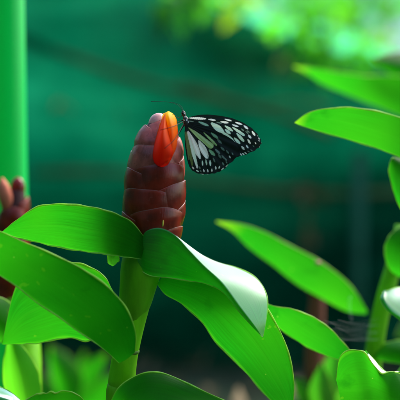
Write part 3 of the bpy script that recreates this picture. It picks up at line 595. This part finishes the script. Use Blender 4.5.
st = empty('dry_stalk', (P(314, 420, 250)[0], P(314, 420, 250)[1], 0), 'reddish brown leafless stalk blurred behind the leaves right of centre', 'stalk')
stem(st, [(318, 280, 250), (317, 300, 250), (315, 340, 250), (314, 420, 250)], [7, 8, 9.5, 10], STALK)
for y in (292, 345, 395):
    m = MB(); c = P(317-(y-290)*0.025, y, 250); m.tube([c-UP*2*MM, c-UP*0.6*MM, c+UP*0.6*MM, c+UP*2*MM], [9*K*.82, 11*K*.82, 11*K*.82, 9*K*.82], 18); m.build('node_ring', STALK, st)

lr = plant('leafy_plant', (330, 430, 260), 'low leafy green plant blurred at the foot of the brown stalk', 'plant', 'low green plants')
for i, (b, t, wd, z) in enumerate([((330, 425), (292, 378), 30, 250), ((332, 425), (322, 362), 26, 240), ((334, 425), (352, 372), 26, 270), ((336, 428), (380, 392), 28, 240), ((330, 430), (275, 402), 26, 250), ((333, 425), (340, 338), 22, 290)]):
    blade(b, t, wd, G_FAR, lr, (z, z-15), 6*(-1)**i, 0, 14, seed=60+i)
stem(lr, [(332, 410, 260), (331, 430, 260)], [4, 4])

# cobweb: a few silk threads between the leaves
SILK = simple('silk', (0.9, 0.92, 0.9), 0.3, 0.8, 0.05, 100, (0.9, 0.92, 0.9), 0.5, 0)
m = MB()
hub = [(random.uniform(322, 346), random.uniform(318, 342)) for k in range(9)]
for k in range(16):
    x0, y0 = hub[k % 9]; x1, y1 = 381-(k*3.7 % 9), 304+(k*7.3 % 36); z0, z1 = 47, 124; y1 = 318+(k*7.3 % 22)
    m.tube([P(x0, y0, z0), P((x0+x1)/2, (y0+y1)/2+random.uniform(1, 5), (z0+z1)/2), P(x1, y1, z1)], 0.012*MM, 4, steps=14)
for k in range(3):
    x0 = random.uniform(349, 354)
    m.tube([P(x0, 296, 122), P(x0+random.uniform(-2, 2), 308, 110), P(x0+random.uniform(-4, 4), 322, 92)], 0.016*MM, 4, steps=10)
wb_ = m.build('cobweb', SILK, None, P(350, 326, 80)); tag(wb_, 'wispy white cobweb strung between the blurred right leaves', 'cobweb')

# ================================================================== BACKGROUND
n = N('soil'); tc = n('TexCoord')
t1 = n('TexNoise', Scale=9.0, Detail=8.0, Roughness=0.7); n.set(t1, 'Vector', tc.outputs['Object'])
t2 = n('TexVoronoi', Scale=26.0); n.set(t2, 'Vector', tc.outputs['Object'])
c = n.ramp(t1.outputs['Fac'], [(0.3, (0.016, 0.020, 0.008)), (0.5, (0.030, 0.050, 0.016)), (0.7, (0.075, 0.085, 0.035))])
bp = n('Bump', Strength=0.8, Distance=0.02); n.set(bp, 'Height', n.math('ADD', t1.outputs['Fac'], t2.outputs['Distance']))
pr = n('BsdfPrincipled', Roughness=0.95); n.set(pr, 'Base Color', c); n.set(pr, 'Normal', bp.outputs[0]); SOIL = n.done(pr.outputs[0])
xs = np.concatenate([np.linspace(-80, -3, 12), np.linspace(-2.8, 2.8, 90), np.linspace(3, 80, 12)]); ys = np.concatenate([np.linspace(-60, -2, 8), np.linspace(-1.8, 3.8, 90), np.linspace(4, 160, 14)])
X, Y = np.meshgrid(xs, ys); Z = 0.012*np.sin(X*9+1)*np.sin(Y*7)+0.008*np.sin(X*23+Y*17)-0.006
Z[(abs(X) > 2.9) | (Y > 3.9) | (Y < -1.9)] = -0.006
nx = len(xs)
gr = mesh('ground', np.stack([X, Y, Z], -1).reshape(-1, 3), [(i*nx+j, i*nx+j+1, (i+1)*nx+j+1, (i+1)*nx+j) for i in range(len(ys)-1) for j in range(nx-1)], SOIL)
tag(gr, 'bare brown soil of the plant bed', kind='structure')
# dry leaf litter on the ground
LIT = simple('dry_leaf', (0.20, 0.14, 0.07), 0.8, 0.2, 0.5, 15)
m = MB()
for k in range(240):
    x, y = random.uniform(-0.9, 0.9), random.uniform(0.6, 1.5); a = random.uniform(0, 6.3); L = random.uniform(0.02, 0.05); wd = L*random.uniform(.25, .45); z = 0.012+random.uniform(0, .012)
    V = []
    for s in np.linspace(0, 1, 6):
        h = wd*math.sin(math.pi*(s*0.94+0.03)); zz_ = z+0.012*math.sin(s*3+k)
        for q in (-1, 0, 1):
            lx, ly = (s-.5)*L, q*h/2; V.append((x+lx*math.cos(a)-ly*math.sin(a), y+lx*math.sin(a)+ly*math.cos(a), zz_+0.006*abs(q)))
    m.add(V, [(i*3+j, i*3+j+1, (i+1)*3+j+1, (i+1)*3+j) for i in range(5) for j in range(2)])
tag(m.build('leaf_litter', LIT), 'scattered dry brown leaf litter over the soil', 'leaf litter', kind='stuff')

# ---- shade net wall, 2 m from the camera
BD = 1400
n = N('shade_net'); tc = n('TexCoord')
t = n('TexNoise', Scale=2.6, Detail=5.0, Roughness=0.55); n.set(t, 'Vector', tc.outputs['Object'])
mp = n('Mapping'); n.set(mp, 'Vector', tc.outputs['Object']); mp.inputs['Rotation'].default_value = (0, R(20), 0); mp.inputs['Scale'].default_value = (1.6, 1, 11)
t2 = n('TexNoise', Scale=1.0, Detail=5.0, Roughness=0.6, Distortion=0.8); n.set(t2, 'Vector', mp.outputs[0])
t3 = n('TexNoise', Scale=9.0, Detail=3.0); n.set(t3, 'Vector', tc.outputs['Object'])
f = n.math('ADD', n.math('MULTIPLY', t.outputs['Fac'], 0.40), n.math('ADD', n.math('MULTIPLY', t2.outputs['Fac'], 0.40), n.math('MULTIPLY', t3.outputs['Fac'], 0.20)))
c1 = n.ramp(f, [(0.38, (0.000, 0.025, 0.013)), (0.5, (0.000, 0.058, 0.030)), (0.62, (0.003, 0.135, 0.060))])
c2 = n.ramp(f, [(0.38, (0.000, 0.060, 0.029)), (0.5, (0.001, 0.150, 0.069)), (0.62, (0.007, 0.29, 0.13))])
df = n('BsdfDiffuse'); n.set(df, 'Color', c1); tr = n('BsdfTranslucent'); n.set(tr, 'Color', c2); tp = n('BsdfTransparent')
a = n.mixsh(0.5, df.outputs[0], tr.outputs[0]); NETU = n.done(n.mixsh(0.02, a, tp.outputs[0]))
n = N('added_shade_sheet'); tc = n('TexCoord'); t = n('TexNoise', Scale=4.0, Detail=4.0); n.set(t, 'Vector', tc.outputs['Object'])  # sheet added only to shade the net from behind
df = n('BsdfDiffuse'); n.set(df, 'Color', n.mix(t.outputs['Fac'], (0.000, 0.052, 0.034), (0.001, 0.092, 0.057)))
tr = n('BsdfTranslucent'); n.set(tr, 'Color', (0.0, 0.06, 0.04, 1)); SHADE_SKIRT = n.done(n.mixsh(0.25, df.outputs[0], tr.outputs[0]))
wallY = P(200, 200, BD)[1]
def zpx(py, dz=BD): return P(200, py, dz)[2]
netwall = empty('shade_net_wall', (0, wallY, 0), 'teal green shade net wall on bamboo rails closing off the back', 'net wall')
xs = np.linspace(-1.4, 1.4, 150)
def topedge(x):
    px = 200+x/(K*(FD+BD/1000)); return zpx(float(np.interp(px, [-1200, 100, 170, 215, 260, 300, 350, 420, 1500], [-60, -40, -12, 8, 26, 40, 54, 66, 40])))
def sheet(z0f, z1f, yoff, amp, seed, nz=60):
    rs = np.random.default_rng(seed); V = []
    cs = [(rs.uniform(2, 9), rs.uniform(-6, 6), rs.uniform(0, 6.3), rs.uniform(0.3, 1)) for _ in range(7)]
    for q in np.linspace(0, 1, nz):
        for x in xs:
            z0, z1 = z0f(x), z1f(x); z = z0+(z1-z0)*q
            w_ = sum(a_*math.sin(fx*x+fz*z*3+ph) for fx, fz, ph, a_ in cs)
            V.append((x, wallY+yoff+amp*w_, z))
    k = len(xs); return V, [(i*k+j, i*k+j+1, (i+1)*k+j+1, (i+1)*k+j) for i in range(nz-1) for j in range(k-1)]
V, F = sheet(lambda x: 0.0, topedge, 0.0, 0.012, 3, 110); mesh('net_panel', V, F, NETU, netwall)
V, F = sheet(lambda x: 0.0, lambda x: zpx(128)+0.03*math.sin(3*x)+0.012*math.sin(11*x), 0.13, 0.012, 4); mesh('added_shade_skirt', V, F, SHADE_SKIRT, netwall)  # added sheet hidden behind the net, keeps sun off its lower part
HEMM = N('sunlit_hem'); n = HEMM; df = n('BsdfDiffuse'); df.inputs[0].default_value = (0.05, 0.45, 0.19, 1); tr = n('BsdfTranslucent'); tr.inputs[0].default_value = (0.12, 0.78, 0.34, 1); HEMM = n.done(n.mixsh(0.65, df.outputs[0], tr.outputs[0]))  # paler than the net: highlight of the sunlit fold painted as colour
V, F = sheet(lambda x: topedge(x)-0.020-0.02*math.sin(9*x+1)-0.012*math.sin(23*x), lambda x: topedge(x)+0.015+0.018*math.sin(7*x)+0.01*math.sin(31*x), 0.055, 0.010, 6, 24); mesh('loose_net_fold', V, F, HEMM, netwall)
def rail(p, q, r, mat, name='rail'):
    m = MB(); a_, b_ = np.array(p), np.array(q); pts_ = [a_+(b_-a_)*s+np.array([0, 0, 0.01*math.sin(s*9)]) for s in np.linspace(0, 1, 14)]
    m.tube(pts_, [r*(1+0.12*math.sin(i*2.2)) for i in range(14)], 12); m.build(name, mat, netwall)
def W(px, py, dz): return P(px, py, dz)
def ext(a_, b_, dz, over=2.2):
    a_, b_ = np.array(a_, float), np.array(b_, float); d = b_-a_; return W(*(a_-d*over*.4), dz), W(*(b_+d*over*.4), dz)
rail(*ext((30, 40), (190, 92), BD-45), 0.006, BAMBOO)
rail(*ext((200, 182), (390, 192), BD-45), 0.006, BAMBOO)
rail(*ext((190, 92), (300, 108), BD-45, 0.6), 0.004, BAMBOO)
for px, r_ in ((355, 0.011), (-130, 0.016), (-330, 0.02), (730, 0.02)):
    x = (px-200)*K*(FD+BD/1000); m = MB(); m.tube([(x, wallY-0.05, z) for z in (-0.02, 0.2, 0.4, zpx(170 if px in (355, -130) else 0))], r_, 14); m.build('post', STRUTM, netwall)
# ---- unseen net walls added left of and behind the camera to cut front sky light
for nm, (xa, ya), (xb, yb), lab in (('added_net_wall', (-1.45, wallY-0.05), (-1.45, -1.7), 'added green shade net wall cutting the sky light left of the plants'), ('added_net_wall', (-1.4, -1.75), (2.2, -1.75), 'added green shade net wall cutting the sky light behind the viewer')):
    so = empty(nm, (xa, ya, 0), lab, 'net wall'); V = []; L_ = math.hypot(xb-xa, yb-ya); nx_, ny_ = (yb-ya)/L_, -(xb-xa)/L_
    for q in np.linspace(0, 1.75, 40):
        for s in np.linspace(0, 1, 80):
            o_ = 0.012*math.sin(9*s*L_+q*2)+0.008*math.sin(5*q-17*s); V.append((xa+(xb-xa)*s+nx_*o_, ya+(yb-ya)*s+ny_*o_, q))
    mesh('net_panel', V, [(i*80+j, i*80+j+1, (i+1)*80+j+1, (i+1)*80+j) for i in range(39) for j in range(79)], NETU, so)
    for s in (0, .5, 1):
        m = MB(); px_, py_ = xa+(xb-xa)*s, ya+(yb-ya)*s; m.tube([(px_+nx_*.05, py_+ny_*.05, z) for z in (-.02, 1, 1.8)], .02, 12); m.build('post', STRUTM, so)
# ---- creeper hanging over the net
def leafcloud(mb, c, rad, count, L, rs, flat=0.6, hang=0.3):
    for _ in range(count):
        d = np.array([rs.gauss(0, 1), rs.gauss(0, 1), rs.gauss(0, 1)]); d /= np.linalg.norm(d)+1e-9; r_ = rs.random()**0.45
        p = np.array(c)+d*np.array(rad)*r_
        ax = np.array([rs.gauss(0, 1), rs.gauss(0, 1), rs.gauss(0, .6)-hang]); ax /= np.linalg.norm(ax)
        sd_ = np.cross(ax, [rs.gauss(0, .5), rs.gauss(0, .5), 1]); sd_ /= np.linalg.norm(sd_)+1e-9; up = np.cross(sd_, ax)
        l = L*rs.uniform(.6, 1.3); wd = l*rs.uniform(.32, .5); V = []
        for s, h in ((0, .04), (.25, .8), (.5, 1), (.75, .65), (1, .02)):
            for q in (-1, 0, 1): V.append(p+ax*l*s+sd_*q*h*wd/2+up*(0.10*abs(q)*h*wd-0.25*l*s*s))
        mb.add(V, [(i*3+j, i*3+j+1, (i+1)*3+j+1, (i+1)*3+j) for i in range(4) for j in range(2)], 0, [((q+1)/2, s) for s in (0, .25, .5, .75, 1) for q in (-1, 0, 1)])
def creeper(px, label, path, clumps, mat):
    p = P(*path[0]); o = empty('creeper', p, label, 'creeper', 'creepers on the net wall')
    m = MB(); m.tube([P(*q) for q in path], 0.004, 8, steps=24); m.build('stem', BAMBOO, o)
    m = MB(); rs = random.Random(px)
    for (x, y, z, rr, cnt, L) in clumps: leafcloud(m, P(x, y, z), (rr, rr*.8, rr), cnt, L, rs)
    m.build('foliage', mat, o); return o
creeper(165, 'mid green creeper leaves hanging over the net at the top above the spike', [(175, -60, BD-60), (172, 0, BD-80), (160, 40, BD-70)], [(172, -4, BD-100, 0.04, 18, 0.05), (164, 14, BD-90, 0.022, 6, 0.045), (190, -14, BD-90, 0.04, 14, 0.05)], G_FAR)
creeper(242, 'small yellow green sprig at the top edge above the butterfly', [(246, -60, BD-60), (243, -14, BD-80), (238, 8, BD-70)], [(241, 1, BD-90, 0.026, 22, 0.04)], G_YEL)
creeper(325, 'loose creeper trailing down from the net top at the upper right', [(330, 20, BD-60), (325, 45, BD-80), (316, 85, BD-70)], [(330, 30, BD-90, 0.06, 30, 0.05), (316, 62, BD-90, 0.03, 14, 0.045), (352, 52, BD-90, 0.05, 22, 0.05), (296, 22, BD-90, 0.03, 10, 0.05)], G_LIME)
# twigs and dead leaf blots on the net
dd = empty('dry_twig', P(320, 190, BD-60), 'dry brown leafy twig caught on the net below the middle rail', 'twig')
m = MB(); m.tube([P(303, 182, BD-60), P(308, 215, BD-60), P(300, 250, BD-60)], 0.004, 8, steps=16); m.build('stem', BAMBOO, dd)
m = MB(); rs = random.Random(4); leafcloud(m, P(304, 188, BD-60), (.022, .02, .022), 8, 0.045, rs); leafcloud(m, P(308, 236, BD-60), (.02, .02, .03), 6, 0.04, rs); m.build('foliage', LIT, dd)
for j, (px, py, lab) in enumerate([(60, 100, 'yellowish dead leaf clinging to the net left of the spike'), (118, 104, 'pale dead leaf clinging to the net nearest the spike'), (283, 58, 'pale tan leaf shape standing for a blurred bright spot above the butterfly')]):  # the third is added in place of a blurred bright spot of light
    m = MB(); rs = random.Random(j+20); leafcloud(m, P(px, py, BD-25), (.006, .006, .008), 2, 0.034, rs, hang=1.6)
    tag(m.build('dead_leaf', simple('dead_leaf_tan%d' % j, [(0.34, 0.24, 0.05), (0.16, 0.17, 0.07), (0.60, 0.50, 0.18)][j], 0.7), None, P(px, py, BD-25)), lab, 'leaf', 'dead leaves on the net')
# dead sheath clump at the foot of the bed (blurred grey brown, below the centre)
dc = empty('dead_clump', (P(252, 400, 420)[0], P(252, 400, 420)[1], 0), 'clump of dry grey brown dead leaves below the big centre leaf', 'dead plant')
m = MB(); rs = random.Random(9); q0 = P(252, 400, 420)
for k in range(26):
    a_ = rs.uniform(0, 6.3); l = rs.uniform(.18, .36); p0 = np.array([q0[0]+rs.gauss(0, .015), q0[1]+rs.gauss(0, .015), 0]); lean = rs.uniform(.05, .35); V = []
    for s in np.linspace(0, 1, 7):
        w_ = 0.014*(math.sin(math.pi*min(1, s*.9+.1))); c_ = p0+np.array([math.cos(a_)*lean*l*s*s, math.sin(a_)*lean*l*s*s, l*(s-.35*s**3)])
        for q in (-1, 0, 1): V.append(c_+np.array([-math.sin(a_), math.cos(a_), 0])*q*w_+np.array([math.cos(a_), math.sin(a_), 0])*abs(q)*.004)
    m.add(V, [(i*3+j, i*3+j+1, (i+1)*3+j+1, (i+1)*3+j) for i in range(6) for j in range(2)])
m.build('dry_leaves', LIT, dc)

# ---- beyond the wall: shrubs and a pale net tunnel
TR = simple('shrub_bark', (0.12, 0.08, 0.05), 0.8)
shr = [(300, 30, 2100, .22, 'bright green leafy shrub beyond the net right of the butterfly', G_FAR), (345, 6, 2300, .20, 'tall leafy shrub beyond the net at the upper right corner', G_FAR), (345, 70, 1900, .16, 'yellow green bush beyond the net low behind the far right leaf', G_YEL), (200, -30, 2600, .20, 'small shrub beyond the net above the centre', G_FAR), (470, 30, 2000, .3, 'dense shrub beyond the net past the right edge', G_FAR), (60, -60, 2600, .3, 'broad shrub beyond the net at the upper left', G_FAR)]
for j, (px, py, dz, r_, lab, mt) in enumerate(shr):
    c = P(px, py, dz); o = empty('shrub', (c[0], c[1], 0), lab, 'shrub', 'shrubs beyond the net'); rs = random.Random(100+j)
    m = MB(); m.tube([(c[0], c[1], -.02), (c[0]+.02, c[1], c[2]*.5), (c[0], c[1], c[2])], [.02, .015, .008], 10, steps=12)
    for b in range(4): m.tube([(c[0], c[1], c[2]*.5+.05*b), (c[0]+rs.uniform(-.8, .8)*r_, c[1]+rs.uniform(-.5, .5)*r_, c[2]+rs.uniform(-.4, .5)*r_)], [.01, .003], 8)
    m.build('trunk', TR, o)
    m = MB(); leafcloud(m, c, (r_, r_*.8, r_*.8), int(150*r_/.25), 0.06, rs)
    leafcloud(m, (c[0], c[1], c[2]*.5), (r_*.9, r_*.7, c[2]*.45), int(420*r_/.25), 0.06, rs); m.build('foliage', mt, o)
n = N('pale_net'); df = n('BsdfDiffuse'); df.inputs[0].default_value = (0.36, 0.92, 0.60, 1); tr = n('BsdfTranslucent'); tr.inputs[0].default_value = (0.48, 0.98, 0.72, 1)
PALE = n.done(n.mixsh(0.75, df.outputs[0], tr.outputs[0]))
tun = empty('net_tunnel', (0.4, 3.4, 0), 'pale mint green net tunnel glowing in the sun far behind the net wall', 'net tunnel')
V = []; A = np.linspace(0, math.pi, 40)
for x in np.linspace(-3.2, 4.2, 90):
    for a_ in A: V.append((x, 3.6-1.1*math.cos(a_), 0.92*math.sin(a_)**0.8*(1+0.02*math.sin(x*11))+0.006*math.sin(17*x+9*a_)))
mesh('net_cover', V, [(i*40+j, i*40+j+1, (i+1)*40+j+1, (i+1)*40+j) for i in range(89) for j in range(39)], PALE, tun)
for x in (-3.2, -2, -.8, .4, 1.6, 2.8, 4.2):
    m = MB(); m.tube([(x, 3.6-1.115*math.cos(a_), 0.932*math.sin(a_)**0.8) for a_ in A], 0.012, 8); m.build('hoop', STRUTM, tun)

V = []  # white piece added on the tunnel to stand for a bright spot of light
for x in np.linspace(0.535, 0.70, 12):
    for a_ in np.linspace(0.58, 0.80, 12): V.append((x, 3.6-1.112*math.cos(a_), 0.932*math.sin(a_)**0.8*(1+0.02*math.sin(x*11))+0.006*math.sin(17*x+9*a_)))
mesh('bright_spot_patch', V, [(i*12+j, i*12+j+1, (i+1)*12+j+1, (i+1)*12+j) for i in range(11) for j in range(11)], simple('bright_spot_white', (0.8, 0.85, 0.82), 0.4, 0.5, 0.05, 20, (0.85, 0.9, 0.88), 0.5), tun)
